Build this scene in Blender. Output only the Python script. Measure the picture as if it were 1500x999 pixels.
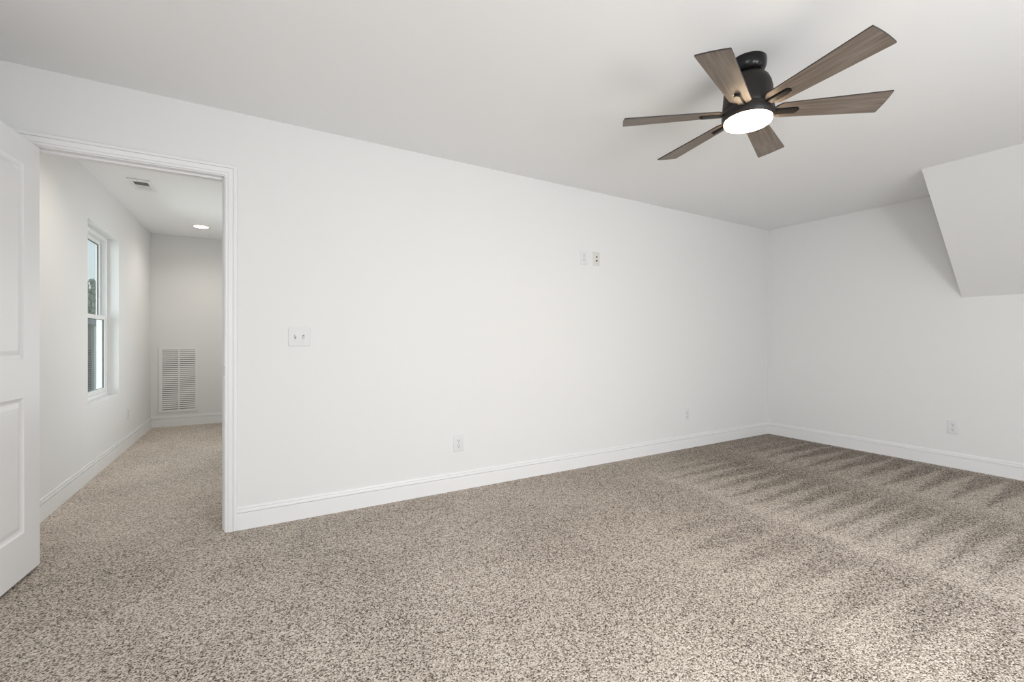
import bpy, bmesh, math, random
from mathutils import Vector, Matrix
random.seed(7)
R = math.radians
for o in list(bpy.data.objects):
    bpy.data.objects.remove(o, do_unlink=True)
S = bpy.context.scene
COL = S.collection

# ------------------------------------------------------------------ camera
CAM_H = 1.120
cam_d = bpy.data.cameras.new('camera'); cam = bpy.data.objects.new('camera', cam_d); COL.objects.link(cam)
cam_d.sensor_fit = 'HORIZONTAL'; cam_d.sensor_width = 36.0
cam_d.lens = 644.18 / 1500.0 * 36.0
cam_d.clip_start = 0.02; cam_d.clip_end = 300
yaw, pitch, roll = 0.52602, -0.003308, 0.002804
fw = Vector((math.sin(yaw) * math.cos(pitch), math.cos(yaw) * math.cos(pitch), math.sin(pitch)))
rt0 = Vector((math.cos(yaw), -math.sin(yaw), 0)); up0 = rt0.cross(fw)
rt = rt0 * math.cos(roll) + up0 * math.sin(roll); up = -rt0 * math.sin(roll) + up0 * math.cos(roll)
cam.matrix_world = Matrix(((rt.x, up.x, -fw.x, 0), (rt.y, up.y, -fw.y, 0), (rt.z, up.z, -fw.z, CAM_H), (0, 0, 0, 1)))
S.camera = cam

# ------------------------------------------------------------------ exposure
S.view_settings.view_transform = 'Standard'; S.view_settings.look = 'None'
S.view_settings.gamma = 1.0; S.view_settings.use_curve_mapping = False
S.view_settings.exposure = 0.07

# ------------------------------------------------------------------ room plan (metres)
H = 2.44                    # ceiling height
YA, YA2 = 3.031, 3.146      # long wall: room face and hall face
XB = 5.324                  # far right wall
XL, YF = -1.30, -1.30       # left wall, wall behind the camera
HX0, HX1, HY = -1.148, 0.20, 7.035   # hall left wall, hall right wall, hall end wall
DX0, DX1, DH = -0.958, -0.163, 2.058 # door opening between jambs
WY0, WY1, WZ0, WZ1 = 4.663, 5.562, 0.587, 2.066  # hall window
FW1 = (0.85, 2.35, 0.55, 1.95)       # window in the wall behind the camera: x0, x1, z0, z1
FW2 = (3.05, 4.05, 0.70, 2.00)       # second window further along that wall
HW2 = (4.35, 5.85, 0.40, 1.90)       # unseen opening added for fill light, hall wall opposite the window: y0, y1, z0, z1
LW1 = (-1.15, 0.05, 0.75, 2.05)     # unseen window added for fill light in the left wall: y0, y1, z0, z1

# ------------------------------------------------------------------ world and daylight
W = bpy.data.worlds.new('sky'); S.world = W; W.use_nodes = True
wn = W.node_tree; wn.nodes.clear()
wo = wn.nodes.new('ShaderNodeOutputWorld'); wb = wn.nodes.new('ShaderNodeBackground')
tc = wn.nodes.new('ShaderNodeTexCoord'); sx = wn.nodes.new('ShaderNodeSeparateXYZ')
rp = wn.nodes.new('ShaderNodeValToRGB')
rp.color_ramp.elements[0].position = 0.0; rp.color_ramp.elements[0].color = (0.80, 0.88, 0.90, 1)
rp.color_ramp.elements[1].position = 0.7; rp.color_ramp.elements[1].color = (0.62, 0.78, 0.95, 1)
wn.links.new(tc.outputs['Generated'], sx.inputs[0]); wn.links.new(sx.outputs['Z'], rp.inputs[0])
wn.links.new(rp.outputs[0], wb.inputs[0]); wb.inputs[1].default_value = 1.0
wn.links.new(wb.outputs[0], wo.inputs[0])

def area(name, loc, rot, sx_, sy_, watt, col, spread=180):
    l = bpy.data.lights.new(name, 'AREA'); l.shape = 'RECTANGLE'; l.size = sx_; l.size_y = sy_
    l.energy = watt; l.color = col; l.spread = R(spread)
    o = bpy.data.objects.new(name, l); COL.objects.link(o); o.location = loc; o.rotation_euler = rot
    return o
# daylight entering through the two unseen windows and the hall window, plus added fill
area('daylight_front_window', ((FW1[0] + FW1[1]) / 2, YF - .06, 1.25), (R(62), 0, 0), 1.4, 1.2, 77, (0.965, 0.985, 1.0))
area('daylight_second_window', ((FW2[0] + FW2[1]) / 2, YF - .06, 1.35), (R(74), 0, R(-38)), .8, 1.1, 8.5, (0.965, 0.985, 1.0))
area('fill_left_window', (XL - .06, (LW1[0] + LW1[1]) / 2, 1.4), (R(92), 0, R(-90)), 1.1, 1.2, 31, (0.965, 0.985, 1.0))  # added fill at the unseen left window, brightens the right wall
area('daylight_hall_window', (HX0 - 1.45, 4.40, 1.30), (R(90), 0, R(-75)), 2.0, 1.9, 60, (0.96, 0.99, 1.0))
area('fill_hall_opening', (HX1 + .06, (HW2[0] + HW2[1]) / 2, 1.15), (R(112), 0, R(90)), 1.4, 1.3, 9, (1.0, 0.985, 0.96))  # added fill that brightens the hall from an unseen side

# ------------------------------------------------------------------ materials
def mat(name, col, rough=0.5, metal=0.0, spec=0.5, bump=None, coat=0.0):
    m = bpy.data.materials.new(name); m.use_nodes = True
    b = m.node_tree.nodes['Principled BSDF']
    b.inputs['Base Color'].default_value = (*col, 1); b.inputs['Roughness'].default_value = rough
    b.inputs['Metallic'].default_value = metal; b.inputs['Specular IOR Level'].default_value = spec
    b.inputs['Coat Weight'].default_value = coat
    nt = m.node_tree
    if bump:
        sc, st, di = bump
        t = nt.nodes.new('ShaderNodeTexCoord'); n = nt.nodes.new('ShaderNodeTexNoise'); n.inputs['Scale'].default_value = sc
        n.inputs['Detail'].default_value = 3
        bp = nt.nodes.new('ShaderNodeBump'); bp.inputs['Strength'].default_value = st; bp.inputs['Distance'].default_value = di
        nt.links.new(t.outputs['Object'], n.inputs['Vector']); nt.links.new(n.outputs['Fac'], bp.inputs['Height'])
        nt.links.new(bp.outputs[0], b.inputs['Normal'])
    return m
M_WALL = mat('wall_paint', (0.785, 0.785, 0.782), 0.85, spec=0.25, bump=(160, 0.06, 0.001))
M_CEIL = mat('ceiling_paint', (0.89, 0.895, 0.90), 0.95, spec=0.15, bump=(140, 0.08, 0.001))
M_TRIM = mat('trim_paint', (0.83, 0.83, 0.835), 0.35, spec=0.45)
M_DOOR = mat('door_paint', (0.82, 0.82, 0.83), 0.38, spec=0.45, bump=(220, 0.03, 0.0005))
M_PLATE = mat('white_plastic', (0.745, 0.745, 0.75), 0.6)
M_WELL = mat('toggle_shadow_grey', (0.30, 0.30, 0.30), 0.5)
M_PLATE2 = mat('ivory_plastic', (0.68, 0.68, 0.645), 0.55)
M_SLOT = mat('dark_slot', (0.05, 0.05, 0.05), 0.6)
M_JACK = mat('brass_jack', (0.16, 0.14, 0.10), 0.35, 0.8)
M_GRILLE = mat('white_enamel', (0.80, 0.80, 0.79), 0.4)
M_VOID = mat('duct_dark', (0.15, 0.15, 0.145), 0.8)
M_BRONZE = mat('dark_bronze_metal', (0.019, 0.0165, 0.015), 0.45, 0.0, 0.28, bump=(400, 0.05, 0.0005))
M_BLACK = mat('black_metal', (0.008, 0.008, 0.009), 0.25, 0.0, 0.35)
M_EDGE = mat('blade_edge', (0.030, 0.024, 0.020), 0.5)
M_NICKEL = mat('satin_nickel', (0.45, 0.44, 0.42), 0.3, 1.0)
M_VINYL = mat('white_vinyl', (0.85, 0.86, 0.86), 0.3)
M_GASKET = mat('dark_gasket', (0.12, 0.12, 0.12), 0.6)

def nodes_of(m): return m.node_tree, m.node_tree.nodes['Principled BSDF']

# glass: mostly clear with a little mirror reflection
M_GLASS = bpy.data.materials.new('window_glass'); M_GLASS.use_nodes = True
nt = M_GLASS.node_tree; nt.nodes.clear()
go = nt.nodes.new('ShaderNodeOutputMaterial'); gm = nt.nodes.new('ShaderNodeMixShader')
gt = nt.nodes.new('ShaderNodeBsdfTransparent'); gt.inputs[0].default_value = (0.93, 0.96, 0.95, 1)
gg = nt.nodes.new('ShaderNodeBsdfGlossy'); gg.inputs['Roughness'].default_value = 0.02
gf = nt.nodes.new('ShaderNodeFresnel'); gf.inputs[0].default_value = 1.45
gb = nt.nodes.new('ShaderNodeNewGeometry'); gi = nt.nodes.new('ShaderNodeMath'); gi.operation = 'SUBTRACT'; gi.inputs[0].default_value = 1.0
gx = nt.nodes.new('ShaderNodeMath'); gx.operation = 'MULTIPLY'
nt.links.new(gb.outputs['Backfacing'], gi.inputs[1]); nt.links.new(gf.outputs[0], gx.inputs[0]); nt.links.new(gi.outputs[0], gx.inputs[1])
nt.links.new(gx.outputs[0], gm.inputs[0]); nt.links.new(gt.outputs[0], gm.inputs[1]); nt.links.new(gg.outputs[0], gm.inputs[2])
nt.links.new(gm.outputs[0], go.inputs[0])

def emit(name, col, st):
    m = bpy.data.materials.new(name); m.use_nodes = True
    b = m.node_tree.nodes['Principled BSDF']
    b.inputs['Base Color'].default_value = (0.9, 0.88, 0.84, 1)
    b.inputs['Emission Color'].default_value = (*col, 1); b.inputs['Emission Strength'].default_value = st
    return m
M_LAMP = emit('lit_fan_diffuser', (1.0, 0.76, 0.50), 48.0)
M_CAN = emit('lit_downlight', (1.0, 0.86, 0.68), 14.0)

# wood for the fan blades: grain runs along the blade (object X)
M_WOOD = bpy.data.materials.new('weathered_oak'); M_WOOD.use_nodes = True
nt, b = nodes_of(M_WOOD)
t = nt.nodes.new('ShaderNodeTexCoord'); mp = nt.nodes.new('ShaderNodeMapping'); mp.inputs['Scale'].default_value = (3.0, 55.0, 20.0)
oi = nt.nodes.new('ShaderNodeObjectInfo'); ad = nt.nodes.new('ShaderNodeVectorMath'); ad.operation = 'ADD'
nz = nt.nodes.new('ShaderNodeTexNoise'); nz.inputs['Scale'].default_value = 1.0; nz.inputs['Detail'].default_value = 6; nz.inputs['Distortion'].default_value = 0.6
cr = nt.nodes.new('ShaderNodeValToRGB'); e = cr.color_ramp.elements
e[0].position = 0.30; e[0].color = (0.105, 0.083, 0.067, 1); e[1].position = 0.72; e[1].color = (0.265, 0.22, 0.183, 1)
x = e.new(0.5); x.color = (0.18, 0.146, 0.12, 1)
nt.links.new(t.outputs['Object'], mp.inputs[0]); nt.links.new(mp.outputs[0], ad.inputs[0]); nt.links.new(oi.outputs['Location'], ad.inputs[1])
nt.links.new(ad.outputs[0], nz.inputs['Vector']); nt.links.new(nz.outputs['Fac'], cr.inputs[0]); nt.links.new(cr.outputs[0], b.inputs['Base Color'])
b.inputs['Roughness'].default_value = 0.5

# ------------------------------------------------------------------ carpet: flecked pile, vacuum marks and painted brightness in nap
M_CARPET = bpy.data.materials.new('flecked_carpet'); M_CARPET.use_nodes = True
nt, b = nodes_of(M_CARPET)
L = nt.links.new
def mth(op, a, c=None, d=None, clamp=False):
    n = nt.nodes.new('ShaderNodeMath'); n.operation = op; n.use_clamp = clamp
    for i, v in enumerate((a, c, d)):
        if v is None: continue
        if isinstance(v, (int, float)): n.inputs[i].default_value = v
        else: L(v, n.inputs[i])
    return n.outputs[0]
def sstep(v, lo, hi):
    n = nt.nodes.new('ShaderNodeMapRange'); n.interpolation_type = 'SMOOTHSTEP'
    L(v, n.inputs['Value']); n.inputs['From Min'].default_value = lo; n.inputs['From Max'].default_value = hi
    return n.outputs['Result']
t = nt.nodes.new('ShaderNodeTexCoord'); P = t.outputs['Object']
def noise(scale, detail=2.0, vec=P):
    n = nt.nodes.new('ShaderNodeTexNoise'); n.inputs['Scale'].default_value = scale; n.inputs['Detail'].default_value = detail
    L(vec, n.inputs['Vector']); return n
sp = nt.nodes.new('ShaderNodeSeparateXYZ'); L(P, sp.inputs[0]); X, Y = sp.outputs['X'], sp.outputs['Y']
wq = noise(3.0, 3); ws = nt.nodes.new('ShaderNodeSeparateColor'); L(wq.outputs['Color'], ws.inputs[0])
Xw = mth('ADD', X, mth('MULTIPLY', mth('SUBTRACT', ws.outputs[0], 0.5), 0.22))
Yw = mth('ADD', Y, mth('MULTIPLY', mth('SUBTRACT', ws.outputs[1], 0.5), 0.09))
def teeth(x0, x1, y_tip, period, lo=0.0):
    """light triangles with base at x0 and tips at x1"""
    v = mth('DIVIDE', mth('SUBTRACT', Xw, x0), x1 - x0)
    f = mth('FRACT', mth('ADD', mth('DIVIDE', mth('SUBTRACT', Yw, y_tip), period), 100.5))
    tri = mth('MULTIPLY', mth('ABSOLUTE', mth('SUBTRACT', f, 0.5)), 2.0)
    d = mth('SUBTRACT', mth('SUBTRACT', 1.0, v), tri)
    inside = mth('MULTIPLY', sstep(v, -0.10, 0.06), sstep(v, 1.06, 0.96))
    return sstep(d, -0.40, 0.32), inside
m1, i1 = teeth(4.12, 5.22, 1.04, 0.185)
m2, i2 = teeth(2.83, 3.90, 0.74, 0.16)
m3, i3 = teeth(1.85, 2.62, 0.58, 0.212)
far = sstep(Y, 2.75, 2.35)
def sgn(m): return mth('MULTIPLY_ADD', m, 2.0, -1.0)
nap_and_light = mth('MULTIPLY', mth('MULTIPLY', sgn(m1), i1), 0.72)
nap_and_light = mth('ADD', nap_and_light, mth('MULTIPLY', mth('MULTIPLY', sgn(m2), i2), 0.60))
nap3 = mth('MULTIPLY', mth('MULTIPLY', mth('MULTIPLY', sgn(m3), i3), 0.38), sstep(Y, 2.1, 1.5))
nap_and_light = mth('ADD', nap_and_light, nap3)
ridge = mth('SUBTRACT', 1.0, sstep(mth('ABSOLUTE', mth('SUBTRACT', Xw, 2.86)), 0.0, 0.10))
nap_and_light = mth('ADD', nap_and_light, mth('MULTIPLY', ridge, 0.35))
nap_and_light = mth('MULTIPLY', nap_and_light, mth('MULTIPLY_ADD', far, 0.75, 0.25))
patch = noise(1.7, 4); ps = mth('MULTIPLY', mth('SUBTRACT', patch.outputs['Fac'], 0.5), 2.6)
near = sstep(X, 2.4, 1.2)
nap_and_light = mth('ADD', nap_and_light, mth('MULTIPLY', ps, mth('MULTIPLY_ADD', near, 0.55, 0.30)))
nap_and_light = mth('SUBTRACT', nap_and_light, mth('MULTIPLY', mth('MULTIPLY', sstep(X, 2.6, 4.2), sstep(Y, 0.6, 2.2)), 0.85))  # carpet tone darker towards the far corner
# tuft flecks
vo = nt.nodes.new('ShaderNodeTexVoronoi'); vo.inputs['Scale'].default_value = 195; L(P, vo.inputs['Vector'])
vs = nt.nodes.new('ShaderNodeSeparateColor'); L(vo.outputs['Color'], vs.inputs[0])
fn = noise(172, 3)
mixv = mth('ADD', mth('MULTIPLY', vs.outputs[0], 0.62), mth('MULTIPLY', mth('SUBTRACT', fn.outputs['Fac'], 0.3), 0.95))
mixv = mth('ADD', mixv, mth('MULTIPLY', nap_and_light, 0.085))
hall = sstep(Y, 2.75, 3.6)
near = mth('ADD', near, mth('MULTIPLY', hall, 2.4))  # hall light painted into the carpet colour
nap_and_light = mth('ADD', nap_and_light, mth('MULTIPLY', near, 0.40))  # carpet colour lightened on the left and in the hall
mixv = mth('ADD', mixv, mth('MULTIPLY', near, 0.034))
cr = nt.nodes.new('ShaderNodeValToRGB'); e = cr.color_ramp.elements
e[0].position = 0.10; e[0].color = (0.045, 0.034, 0.027, 1); e[1].position = 0.95; e[1].color = (0.80, 0.73, 0.65, 1)
for pos, c in ((0.28, (0.15, 0.12, 0.096)), (0.46, (0.40, 0.345, 0.295)), (0.66, (0.62, 0.55, 0.48))):
    q = e.new(pos); q.color = (*c, 1)
L(mixv, cr.inputs[0])
gain = mth('MULTIPLY_ADD', nap_and_light, 0.10, 1.0)
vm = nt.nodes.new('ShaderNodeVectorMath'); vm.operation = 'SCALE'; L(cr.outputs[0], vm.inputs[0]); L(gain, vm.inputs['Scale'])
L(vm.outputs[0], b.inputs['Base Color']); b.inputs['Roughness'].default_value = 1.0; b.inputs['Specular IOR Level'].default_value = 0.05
bp = nt.nodes.new('ShaderNodeBump'); bp.inputs['Strength'].default_value = 0.7; bp.inputs['Distance'].default_value = 0.006
L(mth('ADD', mth('MULTIPLY', vo.outputs['Distance'], -1.0), fn.outputs['Fac']), bp.inputs['Height']); L(bp.outputs[0], b.inputs['Normal'])

def noisy(name, c0, c1, scale, rough=0.9):
    m = bpy.data.materials.new(name); m.use_nodes = True; nt, b = nodes_of(m)
    t = nt.nodes.new('ShaderNodeTexCoord'); n = nt.nodes.new('ShaderNodeTexNoise'); n.inputs['Scale'].default_value = scale; n.inputs['Detail'].default_value = 5
    c = nt.nodes.new('ShaderNodeValToRGB'); c.color_ramp.elements[0].color = (*c0, 1); c.color_ramp.elements[1].color = (*c1, 1)
    c.color_ramp.elements[0].position = .3; c.color_ramp.elements[1].position = .7
    nt.links.new(t.outputs['Object'], n.inputs['Vector']); nt.links.new(n.outputs['Fac'], c.inputs[0]); nt.links.new(c.outputs[0], b.inputs['Base Color'])
    b.inputs['Roughness'].default_value = rough; return m
M_LEAF = noisy('hazed_tree_leaves', (0.16, 0.22, 0.14), (0.38, 0.44, 0.32), 3.0)  # leaf colour paled, distance haze put into it
M_BARK = noisy('bark', (0.08, 0.06, 0.045), (0.16, 0.12, 0.09), 8.0)
M_LAWN = noisy('lawn_grass', (0.10, 0.16, 0.05), (0.20, 0.27, 0.10), 2.0)
M_SIDING = mat('grey_siding', (0.20, 0.20, 0.185), 0.7)
M_SIDING_LIT = mat('lit_siding', (0.50, 0.56, 0.53), 0.7)  # lit face of the house, its brightness put into the colour
M_ROOF = noisy('roof_shingles', (0.10, 0.10, 0.10), (0.20, 0.20, 0.19), 12.0)

# ------------------------------------------------------------------ mesh helpers
def link(name, bm, m, parent=None, smooth=None, mats=None):
    bmesh.ops.recalc_face_normals(bm, faces=bm.faces)
    me = bpy.data.meshes.new(name); bm.to_mesh(me); bm.free()
    for mm in (mats or [m]): me.materials.append(mm)
    if smooth is not None:
        for f in me.polygons: f.use_smooth = True
        try: me.set_sharp_from_angle(angle=R(smooth))
        except Exception: pass
    o = bpy.data.objects.new(name, me); COL.objects.link(o)
    if parent is not None: o.parent = parent
    return o
def tag(o, label, cat=None, group=None, kind=None):
    o['label'] = label
    if cat: o['category'] = cat
    if group: o['group'] = group
    if kind: o['kind'] = kind
    return o
def empty(name, loc=(0, 0, 0), rot=(0, 0, 0)):
    o = bpy.data.objects.new(name, None); COL.objects.link(o); o.location = loc; o.rotation_euler = rot; o.empty_display_size = 0.05
    return o
def box(bm, x0, x1, y0, y1, z0, z1, bev=0.0, mi=0):
    v = [bm.verts.new((x, y, z)) for x in (x0, x1) for y in (y0, y1) for z in (z0, z1)]
    F = [bm.faces.new([v[i] for i in f]) for f in ((0, 1, 3, 2), (4, 6, 7, 5), (0, 4, 5, 1), (2, 3, 7, 6), (0, 2, 6, 4), (1, 5, 7, 3))]
    for f in F: f.material_index = mi
    if bev > 0:
        ed = list({e for f in F for e in f.edges})
        r = bmesh.ops.bevel(bm, geom=ed, offset=bev, segments=2, affect='EDGES', profile=0.6)
        for f in r['faces']: f.material_index = mi
def lathe(bm, prof, seg=48, cx=0, cy=0):
    rings = []
    for r, z in prof:
        if r < 1e-6: rings.append([bm.verts.new((cx, cy, z))])
        else: rings.append([bm.verts.new((cx + r * math.cos(2 * math.pi * i / seg), cy + r * math.sin(2 * math.pi * i / seg), z)) for i in range(seg)])
    for a, c in zip(rings, rings[1:]):
        for i in range(seg):
            j = (i + 1) % seg
            if len(a) == 1 and len(c) == 1: continue
            if len(a) == 1: bm.faces.new((a[0], c[i], c[j]))
            elif len(c) == 1: bm.faces.new((a[i], c[0], a[j]))
            else: bm.faces.new((a[i], c[i], c[j], a[j]))
def prism(bm, pts, z0, z1, mi_top=0, mi_side=0):
    a = [bm.verts.new((p[0], p[1], z0)) for p in pts]; c = [bm.verts.new((p[0], p[1], z1)) for p in pts]
    f = bm.faces.new(a); f.material_index = mi_top; f = bm.faces.new(c); f.material_index = mi_top
    for i in range(len(pts)):
        j = (i + 1) % len(pts); f = bm.faces.new((a[i], a[j], c[j], c[i])); f.material_index = mi_side
def wall(bm, axis, p0, p1, u0, u1, v0, v1, holes=()):
    """slab between planes p0 and p1 on `axis`, u horizontal, v vertical, with rectangular holes"""
    us = sorted({u0, u1, *[h[0] for h in holes], *[h[1] for h in holes]}); vs = sorted({v0, v1, *[h[2] for h in holes], *[h[3] for h in holes]})
    pt = (lambda p, u, v: (u, p, v)) if axis == 'y' else (lambda p, u, v: (p, u, v))
    solid = lambda i, j: 0 <= i < len(us) - 1 and 0 <= j < len(vs) - 1 and not any(h[0] <= us[i] < h[1] and h[2] <= vs[j] < h[3] for h in holes)
    V = {}
    def vv(k, i, j):
        key = (k, i, j)
        if key not in V: V[key] = bm.verts.new(pt((p0, p1)[k], us[i], vs[j]))
        return V[key]
    for i in range(len(us) - 1):
        for j in range(len(vs) - 1):
            if not solid(i, j): continue
            for k in (0, 1): bm.faces.new([vv(k, i, j), vv(k, i + 1, j), vv(k, i + 1, j + 1), vv(k, i, j + 1)])
            for di, dj, a, c in ((-1, 0, (i, j), (i, j + 1)), (1, 0, (i + 1, j), (i + 1, j + 1)), (0, -1, (i, j), (i + 1, j)), (0, 1, (i, j + 1), (i + 1, j + 1))):
                if not solid(i + di, j + dj): bm.faces.new([vv(0, *a), vv(0, *c), vv(1, *c), vv(1, *a)])
def sweep(bm, prof, path, frames):
    """closed profile (a,b) swept along path; frames[i] = (A, B) vectors"""
    rings = [[bm.verts.new(Vector(p) + a * A + c * B) for a, c in prof] for p, (A, B) in zip(path, frames)]
    n = len(prof)
    for r0, r1 in zip(rings, rings[1:]):
        for i in range(n): bm.faces.new((r0[i], r0[(i + 1) % n], r1[(i + 1) % n], r1[i]))
    bm.faces.new(rings[0]); bm.faces.new(rings[-1])
def structure(name, bm, m, label, cat, parent=None, smooth=None):
    return tag(link(name, bm, m, parent, smooth), label, cat, kind='structure')

# ------------------------------------------------------------------ room shell
X0o, X1o, Y0o, Y1o = XL - .12, XB + .12, YF - .12, HY + .12
bm = bmesh.new(); box(bm, X0o, X1o, Y0o, Y1o, -0.15, 0.0)
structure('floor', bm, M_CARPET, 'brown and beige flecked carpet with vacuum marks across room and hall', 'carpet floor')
bm = bmesh.new(); box(bm, X0o, X1o, Y0o, Y1o, H, H + 0.12)
structure('ceiling', bm, M_CEIL, 'flat white painted ceiling over the room and hall', 'ceiling')
bm = bmesh.new(); wall(bm, 'y', YA, YA2, X0o, X1o, 0, H, [(DX0 - .019, DX1 + .019, 0, DH + .019)])
structure('wall_back', bm, M_WALL, 'long white wall with the doorway, light switch and outlets', 'wall')
bm = bmesh.new(); wall(bm, 'x', XB, XB + .12, Y0o, YA, 0, H)
structure('wall_right', bm, M_WALL, 'white far right wall below the sloped ceiling section', 'wall')
bm = bmesh.new(); wall(bm, 'x', XL - .12, XL, Y0o, YA, 0, H, [LW1])
structure('wall_left', bm, M_WALL, 'white side wall behind the open door', 'wall')
bm = bmesh.new(); wall(bm, 'y', YF - .12, YF, XL, XB, 0, H, [FW1, FW2])
structure('wall_front', bm, M_WALL, 'white wall behind the camera with two windows', 'wall')
bm = bmesh.new(); wall(bm, 'x', HX0 - .16, HX0, YA2, Y1o, 0, H, [(WY0, WY1, WZ0, WZ1)])
structure('wall_hall_left', bm, M_WALL, 'white hallway wall with the deep set window', 'wall')
bm = bmesh.new(); wall(bm, 'y', HY, HY + .12, HX0, HX1 + .12, 0, H)
structure('wall_hall_end', bm, M_WALL, 'white wall at the end of the hallway behind the return grille', 'wall')
bm = bmesh.new(); wall(bm, 'x', HX1, HX1 + .12, YA2, HY, 0, H, [HW2])
structure('wall_hall_right', bm, M_WALL, 'white hallway wall opposite the window', 'wall')
# sloped section between ceiling and far right wall
bm = bmesh.new(); a = []
for y in (1.350, YF):
    a.append([bm.verts.new(q) for q in ((4.425, y, H), (XB, y, H), (XB, y, 1.498))])
bm.faces.new(a[0]); bm.faces.new(a[1])
for i in range(3):
    j = (i + 1) % 3; bm.faces.new((a[0][i], a[0][j], a[1][j], a[1][i]))
structure('wall_slope', bm, M_WALL, 'white sloped ceiling section running down onto the far right wall', 'sloped ceiling')

# ------------------------------------------------------------------ baseboards
BP = [(0, 0), (0.0145, 0), (0.0145, 0.0990), (0.0050, 0.0996), (0.0050, 0.1042), (0.0128, 0.1048), (0.0115, 0.1150), (0.0100, 0.1195), (0.0028, 0.1200), (0.0028, 0.1240), (0.0078, 0.1246), (0.0065, 0.130), (0.004, 0.134), (0, 0.134)]
def base(name, p0, p1, nrm, label, m0=0, m1=0):
    """straight baseboard from p0 to p1, mitred: m0/m1 = +1 shortens with depth (inside corner)"""
    bm = bmesh.new(); p0 = Vector((*p0, 0)); p1 = Vector((*p1, 0)); d = (p1 - p0).normalized(); n = Vector((*nrm, 0)); z = Vector((0, 0, 1))
    sweep(bm, BP, [p0, p1], [(n + d * m0, z), (n - d * m1, z)])
    return structure(name, bm, M_TRIM, label, 'baseboard')
CX = DX1 + .005 + .060
base('baseboard_back', (CX, YA), (XB, YA), (0, -1), 'white moulded baseboard along the long wall', 0, 1)
base('baseboard_right', (XB, YA), (XB, YF), (-1, 0), 'white moulded baseboard along the far right wall', 1, 1)
base('baseboard_left', (XL, YA), (XL, YF), (1, 0), 'white baseboard along the wall behind the open door', 1, 1)
base('baseboard_front', (XL, YF), (XB, YF), (0, 1), 'white baseboard along the wall behind the camera', 1, 1)
base('baseboard_hall_left', (HX0, YA2), (HX0, HY), (1, 0), 'white moulded baseboard along the hallway window wall', 0, 1)
base('baseboard_hall_end', (HX0, HY), (HX1, HY), (0, -1), 'white moulded baseboard under the return grille', 1, 1)
base('baseboard_hall_right', (HX1, YA2), (HX1, HY), (-1, 0), 'white baseboard along the hallway wall opposite the window', 0, 1)

# ------------------------------------------------------------------ door casing and jamb
CP = [(0, 0), (0, 0.0085), (0.003, 0.0105), (0.0105, 0.011), (0.0115, 0.0075), (0.0135, 0.0075), (0.0165, 0.0115), (0.036, 0.0140), (0.0375, 0.0095), (0.0405, 0.0095), (0.043, 0.0165), (0.055, 0.017), (0.060, 0.013), (0.060, 0)]
def casing(name, y, ny, label):
    bm = bmesh.new(); xi0, xi1, zi = DX0 - .005, DX1 + .005, DH + .005; n = Vector((0, ny, 0))
    sweep(bm, CP, [(xi0, y, 0), (xi0, y, zi), (xi1, y, zi), (xi1, y, 0)],
          [(Vector((-1, 0, 0)), n), (Vector((-1, 0, 1)), n), (Vector((1, 0, 1)), n), (Vector((1, 0, 0)), n)])
    return structure(name, bm, M_TRIM, label, 'door casing')
casing('trim_1', YA, -1, 'white moulded door casing on the room side of the doorway')
casing('trim_2', YA2, 1, 'white moulded door casing on the hallway side of the doorway')
bm = bmesh.new()
box(bm, DX0 - .019, DX0, YA, YA2, 0, DH + .019); box(bm, DX1, DX1 + .019, YA, YA2, 0, DH + .019); box(bm, DX0, DX1, YA, YA2, DH, DH + .019)
for q in ((DX0, DX0 + .011, 0, DH), (DX1 - .011, DX1, 0, DH), (DX0 + .011, DX1 - .011, DH - .011, DH)):
    box(bm, q[0], q[1], YA + .040, YA + .075, q[2], q[3])
jamb = structure('trim_3', bm, M_TRIM, 'white door jamb with stop lining the doorway', 'door jamb')
bm = bmesh.new(); box(bm, DX1 - .0012, DX1 + .0005, YA - .004, YA + .028, 0.905, 0.965, 0.0005); box(bm, DX1 - .0012, DX1 + .003, YA - .0075, YA - .003, 0.908, 0.962, 0.001)
tag(link('strike_plate', bm, M_NICKEL, jamb), 'small metal strike plate')

# ------------------------------------------------------------------ open door leaf (origin on the visible face at the hinge edge)
door = empty('door_1', (-0.918, 3.020, 0.0), (0, 0, R(-95.2)))
tag(door, 'open white two-panel door at the left edge of the doorway', 'door', kind='structure')
DW, DT, DZ0, DZ1 = 0.79, 0.035, 0.016, 2.047
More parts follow.
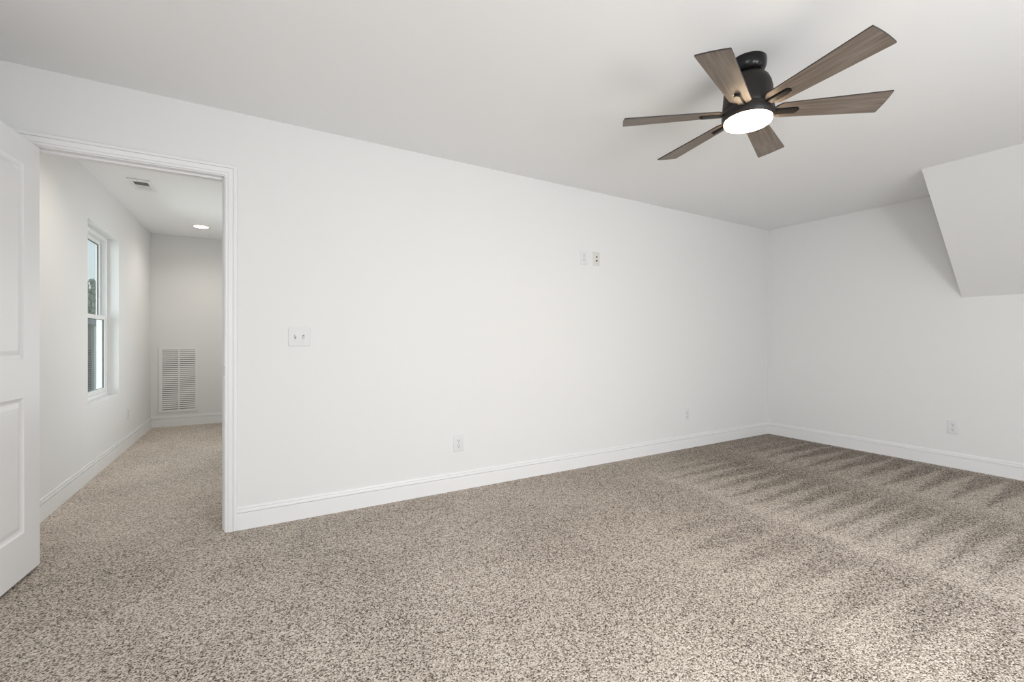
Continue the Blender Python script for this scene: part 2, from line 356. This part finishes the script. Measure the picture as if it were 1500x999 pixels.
# local x along the door, local y = +0 visible face, thickness towards -y
def panel_face(bm, y, s):
    """front face with two moulded panels; s = +1 outward normal along +y"""
    px0, px1 = 0.130, DW - 0.130; pz = ((0.220, 0.845), (1.022, 1.925))
    steps = ((0, 0), (0.006, 0.004), (0.016, 0.0075), (0.022, 0.0075), (0.040, 0.0025), (0.044, 0.002))
    us = [0, px0, px1, DW]; vs = [DZ0, pz[0][0], pz[0][1], pz[1][0], pz[1][1], DZ1]
    V = {(i, j): bm.verts.new((us[i], y, vs[j])) for i in range(4) for j in range(6)}
    for i in range(3):
        for j in range(5):
            if i == 1 and j in (1, 3):
                ring = [V[(1, j)], V[(2, j)], V[(2, j + 1)], V[(1, j + 1)]]
                for ins, dep in steps[1:]:
                    r2 = [bm.verts.new(q) for q in ((px0 + ins, y - s * dep, vs[j] + ins), (px1 - ins, y - s * dep, vs[j] + ins), (px1 - ins, y - s * dep, vs[j + 1] - ins), (px0 + ins, y - s * dep, vs[j + 1] - ins))]
                    for k in range(4): bm.faces.new((ring[k], ring[(k + 1) % 4], r2[(k + 1) % 4], r2[k]))
                    ring = r2
                bm.faces.new(ring)
            else: bm.faces.new((V[(i, j)], V[(i + 1, j)], V[(i + 1, j + 1)], V[(i, j + 1)]))
    return [V[(i, 0)] for i in range(4)] + [V[(3, j)] for j in range(1, 6)] + [V[(i, 5)] for i in (2, 1, 0)] + [V[(0, j)] for j in (4, 3, 2, 1)]
bm = bmesh.new(); A_ = panel_face(bm, 0.0, 1); B_ = panel_face(bm, -DT, -1)
for i in range(len(A_)):
    j = (i + 1) % len(A_); bm.faces.new((A_[i], A_[j], B_[j], B_[i]))
leaf = link('door_panel', bm, M_DOOR, door)
for z in (0.25, 1.05, 1.80):
    bm = bmesh.new(); box(bm, -0.0022, -0.0002, -DT + .004, -0.004, z - .045, z + .045); lathe(bm, [(0, z - .046), (.0055, z - .046), (.0055, z + .046), (0, z + .046)], 12, -0.004, -DT - .004)
    tag(link('hinge', bm, M_NICKEL, door), 'satin metal hinge')
for s, y in ((1, 0.0), (-1, -DT)):
    bm = bmesh.new(); lathe(bm, [(0, 0), (.032, 0), (.032, .005), (.026, .009), (.011, .012), (.010, .030), (.016, .036), (.026, .046), (.028, .056), (.022, .065), (0, .068)], 32)
    bmesh.ops.rotate(bm, verts=bm.verts, matrix=Matrix.Rotation(R(-90 * s), 3, 'X')); bmesh.ops.translate(bm, verts=bm.verts, vec=(DW - .065, y, 0.935))
    tag(link('door_knob', bm, M_NICKEL, door, 40), 'satin metal knob')

# ------------------------------------------------------------------ hallway window (single hung)
win = empty('window_1', (HX0 - .082, (WY0 + WY1) / 2, WZ0))
tag(win, 'white single-hung window set deep in the hallway wall', 'window', kind='structure')
wy = (WY1 - WY0) / 2 - 0.001; wh = WZ1 - WZ0 - 0.001
def rect_frame(bm, x0, x1, y0, y1, z0, z1, wl, wt, wb_, bev=0.002):
    box(bm, x0, x1, y0, y0 + wl, z0, z1, bev); box(bm, x0, x1, y1 - wl, y1, z0, z1, bev)
    box(bm, x0, x1, y0 + wl, y1 - wl, z0, z0 + wb_, bev); box(bm, x0, x1, y0 + wl, y1 - wl, z1 - wt, z1, bev)
bm = bmesh.new(); rect_frame(bm, -0.072, 0.0, -wy, wy, 0.001, wh, 0.030, 0.034, 0.034)
box(bm, -0.034, -0.030, -wy + .030, -wy + .036, .034, wh - .034); box(bm, -0.034, -0.030, wy - .036, wy - .030, .034, wh - .034)
link('window_frame', bm, M_VINYL, win)
zm = 1.31 - WZ0
for nm, x0, x1, z0, z1, wl, lab in (('upper_sash', -0.066, -0.040, zm - .012, wh - .036, .040, 'fixed upper sash'), ('lower_sash', -0.030, -0.004, .036, zm + .020, .036, 'lower sash with dark glass edge')):
    bm = bmesh.new(); yy = wy - .032
    rect_frame(bm, x0, x1, -yy, yy, z0, z1, wl, .036, .036 if nm == 'lower_sash' else .032)
    s = tag(link(nm, bm, M_VINYL, win), lab)
    bm = bmesh.new(); xm = (x0 + x1) / 2; rect_frame(bm, xm - .005, xm + .005, -yy + wl, yy - wl, z0 + .033, z1 - .036, .004, .004, .004, 0)
    link('gasket', bm, M_GASKET, s)
    bm = bmesh.new(); box(bm, xm - .0015, xm + .0015, -yy + wl, yy - wl, z0 + .034, z1 - .036); link('pane', bm, M_GLASS, s)

# ------------------------------------------------------------------ ceiling fan
FC = (2.012, 1.246); FH = 2.199
fan = empty('ceiling_fan', (FC[0], FC[1], H))
tag(fan, 'six-blade ceiling fan with wood-look blades and a lit round lamp', 'ceiling fan')
dz = lambda z: z - H
bm = bmesh.new(); lathe(bm, [(0, 0), (.078, 0), (.079, dz(2.425)), (.077, dz(2.405)), (.070, dz(2.388)), (.056, dz(2.376)), (.046, dz(2.374)), (.046, dz(2.362)), (0, dz(2.362))], 56)
tag(link('canopy', bm, M_BLACK, fan, 40), 'glossy black ceiling canopy')
bm = bmesh.new(); lathe(bm, [(0, dz(2.368)), (.052, dz(2.368)), (.074, dz(2.362)), (.088, dz(2.348)), (.098, dz(2.325)), (.104, dz(2.298)), (.109, dz(2.235)), (.110, dz(2.214)), (.108, dz(2.210)), (0, dz(2.210))], 64)
tag(link('motor_housing', bm, M_BRONZE, fan, 35), 'dark bronze motor housing')
bm = bmesh.new(); lathe(bm, [(0, dz(2.209)), (.108, dz(2.209)), (.111, dz(2.205)), (.1125, dz(2.190)), (.1125, dz(2.176)), (.1105, dz(2.171)), (.1035, dz(2.1605)), (.1022, dz(2.161)), (.1022, dz(2.166)), (0, dz(2.166))], 64)
lk = tag(link('light_ring', bm, M_BRONZE, fan, 35), 'dark bronze ring around the lamp')
bm = bmesh.new(); lathe(bm, [(0, dz(2.1655)), (.1018, dz(2.1655)), (.1018, dz(2.151)), (.0995, dz(2.1465)), (.091, dz(2.1432)), (.06, dz(2.1405)), (0, dz(2.1395))], 64)
tag(link('lamp_diffuser', bm, M_LAMP, fan, 40), 'glowing warm white lamp diffuser')
# blade: local x outwards, pitched about x
half = lambda r: 0.046 + (r - 0.14) * (0.067 - 0.046) / (0.565 - 0.14)
outl = [(0.108, -0.016), (0.118, -0.030), (0.138, -0.0445), (0.150, -half(.150)), (0.555, -half(.555))]
tip = [(0.575 * math.cos(a), 0.575 * math.sin(a)) for a in [R(-6.65 + 13.3 * i / 10) for i in range(11)]]
outl += tip + [(0.555, half(.555)), (0.150, half(.150)), (0.138, 0.0445), (0.118, 0.030), (0.108, 0.016)]
bb = bmesh.new(); prism(bb, outl, -0.003, 0.003, 0, 1)
be = [e for e in bb.edges if all(abs(abs(v.co.z) - .003) < 1e-6 for v in e.verts) and abs(e.verts[0].co.z - e.verts[1].co.z) < 1e-6]
bl0 = None; ph = -2.796
for i in range(6):
    an = ph + i * math.pi / 3
    if bl0 is None:
        bl0 = link('blade', bb, M_WOOD, fan, mats=[M_WOOD, M_EDGE]); bl = bl0
        bm = bmesh.new()
        pts = [(0.085, -0.0135), (0.202, -0.0122)] + [(0.202 + 0.0122 * math.cos(a), 0.0122 * math.sin(a)) for a in [R(-75 + 30 * k) for k in range(6)]] + [(0.202, 0.0122), (0.085, 0.0135)]
        prism(bm, pts, -0.013, -0.003)
        bmesh.ops.bevel(bm, geom=[e for e in bm.edges if all(v.co.z < -.012 for v in e.verts)], offset=.002, segments=2, affect='EDGES')
        br0 = link('blade_bracket', bm, M_BRONZE, bl)
        tag(br0, 'dark bronze blade bracket')
        bm = bmesh.new()
        # dark recess line around the bracket where it is let into the blade
        pts = [(0.100, -0.0175), (0.203, -0.0165)] + [(0.203 + 0.0165 * math.cos(a), 0.0165 * math.sin(a)) for a in [R(-75 + 30 * k) for k in range(6)]] + [(0.203, 0.0165), (0.100, 0.0175)]
        prism(bm, pts, -0.0045, -0.0028)
        sl0 = link('bracket_slot', bm, M_BLACK, bl)
    else:
        bl = bl0.copy(); COL.objects.link(bl); bl.parent = fan
        for c0 in (br0, sl0):
            c = c0.copy(); COL.objects.link(c); c.parent = bl
    bl.location = (0, 0, FH - H); bl.rotation_euler = (Matrix.Rotation(an, 4, 'Z') @ Matrix.Rotation(-0.202, 4, 'X')).to_euler()

# ------------------------------------------------------------------ wall plates (local: face towards -y, origin on the wall)
def plate_bm(w, h, d=0.0055):
    bm = bmesh.new(); v0 = [(-w / 2, -h / 2), (w / 2, -h / 2), (w / 2, h / 2), (-w / 2, h / 2)]
    rings = []
    for ins, y in ((0, 0), (0, -d * .45), (.0025, -d * .85), (.006, -d)):
        rings.append([bm.verts.new((x - math.copysign(ins, x), y, z - math.copysign(ins, z))) for x, z in v0])
    bm.faces.new(rings[0]); bm.faces.new(rings[-1])
    for a, c in zip(rings, rings[1:]):
        for i in range(4): bm.faces.new((a[i], a[(i + 1) % 4], c[(i + 1) % 4], c[i]))
    return bm
def disc_y(bm, cx, cz, r, y0, y1, seg=16, sx_=1.0):
    a = [[bm.verts.new((cx + r * sx_ * math.cos(2 * math.pi * i / seg), y, cz + r * math.sin(2 * math.pi * i / seg))) for i in range(seg)] for y in (y0, y1)]
    bm.faces.new(a[0]); bm.faces.new(a[1])
    for i in range(seg): bm.faces.new((a[0][i], a[0][(i + 1) % seg], a[1][(i + 1) % seg], a[1][i]))
PW, PH = 0.078, 0.122
def outlet(loc, rz, label, m=None):
    o = empty('wall_outlet', loc, (0, 0, rz)); tag(o, label, 'outlet', 'duplex wall outlets')
    link('cover_plate', plate_bm(PW, PH), M_PLATE, o, 30)
    for s in (1, -1):
        z = s * .0205
        bm = bmesh.new(); a = [(math.copysign(min(abs(.0175 * math.cos(t)), .0168), math.cos(t)), max(-.0135, min(.0135, .0175 * math.sin(t)))) for t in [2 * math.pi * i / 32 for i in range(32)]]
        r0 = [bm.verts.new((x, -.004, z + q)) for x, q in a]; r1 = [bm.verts.new((x, -.0072, z + q)) for x, q in a]
        bm.faces.new(r0); bm.faces.new(r1)
        for i in range(32): bm.faces.new((r0[i], r0[(i + 1) % 32], r1[(i + 1) % 32], r1[i]))
        rc = link('receptacle', bm, M_PLATE, o)
        bm = bmesh.new()
        box(bm, -.0078, -.0052, -.0076, -.0062, z - .001, z + .009); box(bm, .0052, .0078, -.0076, -.0062, z + .0005, z + .008); disc_y(bm, 0, z - .007, .0032, -.0076, -.0062, 12)
        link('slots', bm, M_SLOT, rc)
    bm = bmesh.new(); disc_y(bm, 0, 0, .003, -.0064, -.005, 12); link('screw', bm, M_NICKEL, o)
    return o
outlet((1.300, YA, .345), 0, 'white duplex outlet low on the long wall, midway along it')
outlet((3.853, YA, .345), 0, 'white outlet low on the long wall, nearest the far corner')
outlet((2.486, YA, 1.841), 0, 'white outlet high on the long wall, left of the off-white jack plate')
outlet((XB, 1.400, .358), R(-90), 'white duplex outlet low on the far right wall below the slope')
outlet((HX0, 5.905, .345), R(90), 'white outlet low on the hallway wall past the window')
o = empty('jack_plate', (2.628, YA, 1.843)); tag(o, 'off-white cable plate with two dark jacks high on the long wall', 'jack plate')
link('cover_plate', plate_bm(PW, PH), M_PLATE2, o, 30)
for z in (.017, -.017):
    bm = bmesh.new(); disc_y(bm, 0, z, .0075, -.009, -.004, 16); disc_y(bm, 0, z, .0048, -.017, -.009, 12); link('jack', bm, M_JACK, o)
for z in (.047, -.047):
    bm = bmesh.new(); disc_y(bm, 0, z, .003, -.0062, -.005, 12); link('screw', bm, M_PLATE2, o)
o = empty('light_switch', (.2295, YA, 1.133)); tag(o, 'white double toggle light switch on the long wall beside the doorway', 'light switch')
link('cover_plate', plate_bm(.124, .117), M_PLATE, o, 30)
for xs, s in ((-.023, 1), (.023, -1)):
    bm = bmesh.new()
    box(bm, xs - .0052, xs + .0052, -.0062, -.0048, -.0125, .0125)
    well = link('toggle_well', bm, M_WELL, o)
    bm = bmesh.new(); box(bm, -.0042, .0042, -.0175, 0, -.0045, .0045, .0012)
    bmesh.ops.rotate(bm, verts=bm.verts, matrix=Matrix.Rotation(R(-32 * s), 3, 'X')); bmesh.ops.translate(bm, verts=bm.verts, vec=(xs, -.004, 0))
    link('toggle', bm, M_PLATE, well)
    for z in (.030, -.030):
        bm = bmesh.new(); disc_y(bm, xs, z, .003, -.0062, -.005, 12); link('screw', bm, M_PLATE2, o)

# ------------------------------------------------------------------ hallway return air grille
gx0, gx1, gz0, gz1 = -1.070, -0.657, 0.180, 1.012
gr = empty('return_air_grille', ((gx0 + gx1) / 2, HY, gz0)); tag(gr, 'tall white louvred return air grille on the hallway end wall', 'air grille')
w, h = (gx1 - gx0) / 2, gz1 - gz0
bm = bmesh.new()
def rect_frame_y(bm, y0, y1, x0, x1, z0, z1, wd, bev=.002):
    box(bm, x0, x0 + wd, y0, y1, z0, z1, bev); box(bm, x1 - wd, x1, y0, y1, z0, z1, bev)
    box(bm, x0 + wd, x1 - wd, y0, y1, z0, z0 + wd, bev); box(bm, x0 + wd, x1 - wd, y0, y1, z1 - wd, z1, bev)
rect_frame_y(bm, -.010, 0, -w, w, 0, h, .036); box(bm, -.007, .007, -.009, 0, .036, h - .036, .001)
link('grille_frame', bm, M_GRILLE, gr)
bm = bmesh.new(); box(bm, -w + .034, w - .034, -.0012, -.0002, .034, h - .034); tag(link('filter_backing', bm, M_VOID, gr), 'dark grey opening behind the louvres')
bm = bmesh.new(); n = 30
for k in range(n):
    z = .040 + (h - .078) * (k + .5) / n
    v = [bm.verts.new(q) for q in ((-w + .036, -.0085, z - .0075), (w - .036, -.0085, z - .0075), (w - .036, -.0015, z + .008), (-w + .036, -.0015, z + .008), (-w + .036, -.0085, z - .006), (w - .036, -.0085, z - .006), (w - .036, -.0015, z + .0095), (-w + .036, -.0015, z + .0095))]
    for f in ((0, 1, 2, 3), (4, 7, 6, 5), (0, 4, 5, 1), (2, 6, 7, 3), (0, 3, 7, 4), (1, 5, 6, 2)): bm.faces.new([v[i] for i in f])
link('louvres', bm, M_GRILLE, gr)

# ------------------------------------------------------------------ hallway ceiling register
vx0, vx1, vy0, vy1 = -.925, -.770, 4.702, 5.030
ve = empty('ceiling_register', ((vx0 + vx1) / 2, (vy0 + vy1) / 2, H)); tag(ve, 'small white air register in the hallway ceiling', 'air register')
hw, hl = (vx1 - vx0) / 2, (vy1 - vy0) / 2
bm = bmesh.new(); f0, f1 = .028, .062
box(bm, -hw, -hw + f0, -hl, hl, -.008, 0, .002); box(bm, hw - f0, hw, -hl, hl, -.008, 0, .002)
box(bm, -hw + f0, hw - f0, -hl, -hl + f1, -.008, 0, .002); box(bm, -hw + f0, hw - f0, hl - f1, hl, -.008, 0, .002)
link('register_frame', bm, M_GRILLE, ve)
bm = bmesh.new(); box(bm, -hw + .026, hw - .026, -hl + .06, hl - .06, -.0012, -.0002); tag(link('duct_opening', bm, M_VOID, ve), 'dark grey duct opening')
bm = bmesh.new(); n = 14
for k in range(n):
    y = -hl + f1 + (2 * hl - 2 * f1) * (k + .5) / n; s = 1 if k < n / 2 else -1
    q = [(y - s * .004, -.0075), (y + s * .004, -.0015)]
    v = [bm.verts.new((x, yy + dy, z)) for x in (-hw + f0, hw - f0) for (yy, z) in q for dy in (-.0005, .0005)]
    for f in ((0, 1, 3, 2), (4, 6, 7, 5), (0, 4, 5, 1), (2, 3, 7, 6), (0, 2, 6, 4), (1, 5, 7, 3)): bm.faces.new([v[i] for i in f])
link('louvres', bm, M_GRILLE, ve)

# ------------------------------------------------------------------ hallway recessed downlight
cn = empty('recessed_downlight', (-.567, 6.320, H)); tag(cn, 'round lit recessed downlight in the hallway ceiling', 'downlight')
bm = bmesh.new(); lathe(bm, [(.070, -.0002), (.090, -.0002), (.091, -.003), (.086, -.006), (.074, -.0065), (.070, -.004), (.070, -.0002)], 48); link('trim_ring', bm, M_GRILLE, cn, 40)
bm = bmesh.new(); lathe(bm, [(0, -.0002), (.070, -.0002), (.070, -.0035), (.05, -.0055), (0, -.006)], 48); tag(link('lens', bm, M_CAN, cn, 40), 'glowing lens')
l = bpy.data.lights.new('downlight_beam', 'SPOT'); l.energy = 20; l.color = (1.0, 0.91, 0.80); l.spot_size = R(150); l.spot_blend = 1.0; l.shadow_soft_size = .06
o = bpy.data.objects.new('downlight_beam', l); COL.objects.link(o); o.location = (0, 0, -.03); o.parent = cn

# unseen second downlight, added to brighten the hall near the doorway
cn2 = cn.copy(); COL.objects.link(cn2); cn2.location = (-.567, 3.75, H); cn2['label'] = 'added unseen downlight in the hallway ceiling just past the doorway'
for ch in list(cn.children):
    c = ch.copy(); COL.objects.link(c); c.parent = cn2
cn['group'] = cn2['group'] = 'hallway downlights'

# ------------------------------------------------------------------ outside the hallway window
bm = bmesh.new(); box(bm, -60, -1.6, -10, 90, -3.2, -3.0)
structure('ground', bm, M_LAWN, 'green lawn outside the hallway window', 'lawn')
hs = empty('neighbour_house', (-3.32, 14.0, -3.0), (0, 0, R(-20))); tag(hs, 'grey sided house seen through the hallway window', 'house')
bm = bmesh.new(); box(bm, -8, 0, 0, 7, 0, 4.42)
for k in range(24):
    z = .15 + k * .18
    v = [bm.verts.new(q) for q in ((-8, -.001, z), (0, -.001, z), (0, -.025, z), (-8, -.025, z), (-8, -.001, z + .17), (0, -.001, z + .17))]
    for f in ((0, 1, 2, 3), (3, 2, 5, 4), (0, 3, 4), (1, 5, 2)): bm.faces.new([v[i] for i in f])
link('siding_wall', bm, M_SIDING, hs)
bm = bmesh.new(); box(bm, .002, .03, -.03, 7, 0, 4.42); tag(link('end_wall', bm, M_SIDING_LIT, hs), 'pale green end wall, painted as lit')
bm = bmesh.new(); v = [bm.verts.new(q) for q in ((-8.1, -.1, 4.43), (.1, -.1, 4.43), (.1, 7.1, 4.43), (-8.1, 7.1, 4.43), (-8.1, 3.5, 4.72), (.1, 3.5, 4.72))]
for f in ((0, 1, 2, 3), (0, 1, 5, 4), (3, 2, 5, 4), (0, 3, 4), (1, 2, 5)): bm.faces.new([v[i] for i in f])
link('roof', bm, M_ROOF, hs)
def tree(x, y, ht, rad, label, seed):
    rnd = random.Random(seed); t_ = empty('tree', (x, y, -3.0)); tag(t_, label, 'tree', 'trees beyond the hallway window')
    bm = bmesh.new(); lathe(bm, [(0, 0), (.22, 0), (.15, ht * .4), (.08, ht * .8), (0, ht * .85)], 10); link('trunk', bm, M_BARK, t_, 60)
    bm = bmesh.new()
    for k in range(4200):
        th = rnd.uniform(0, 2 * math.pi); ph_ = math.acos(rnd.uniform(-1, 1)); rr = rad * rnd.random() ** 0.6 * (1 + .25 * math.sin(3 * th + seed) * math.sin(2 * ph_))
        c = Vector((rr * math.sin(ph_) * math.cos(th), rr * math.sin(ph_) * math.sin(th), ht * .62 + rr * 1.1 * math.cos(ph_) * ht * .30 / rad * .9))
        s = rnd.uniform(.10, .20); u = Vector((rnd.uniform(-1, 1), rnd.uniform(-1, 1), rnd.uniform(-1, 1))).normalized(); w_ = u.orthogonal().normalized()
        bm.faces.new([bm.verts.new(c + u * s * a + w_ * s * .6 * d) for a, d in ((-1, 0), (0, -1), (1, 0), (0, 1))])
    link('crown', bm, M_LEAF, t_)
for k, (x, y, ht, rad, lab) in enumerate(((-6.95, 30, 7.6, 1.0, 'slim leafy tree rising highest in the upper pane of the hallway window'), (-9.3, 34, 6.3, 1.5, 'low leafy tree at the outer edge of the hallway window view'), (-5.0, 37, 6.5, 1.7, 'leafy tree above the pale end wall of the grey house'))):
    tree(x, y, ht, rad, lab, k + 3)
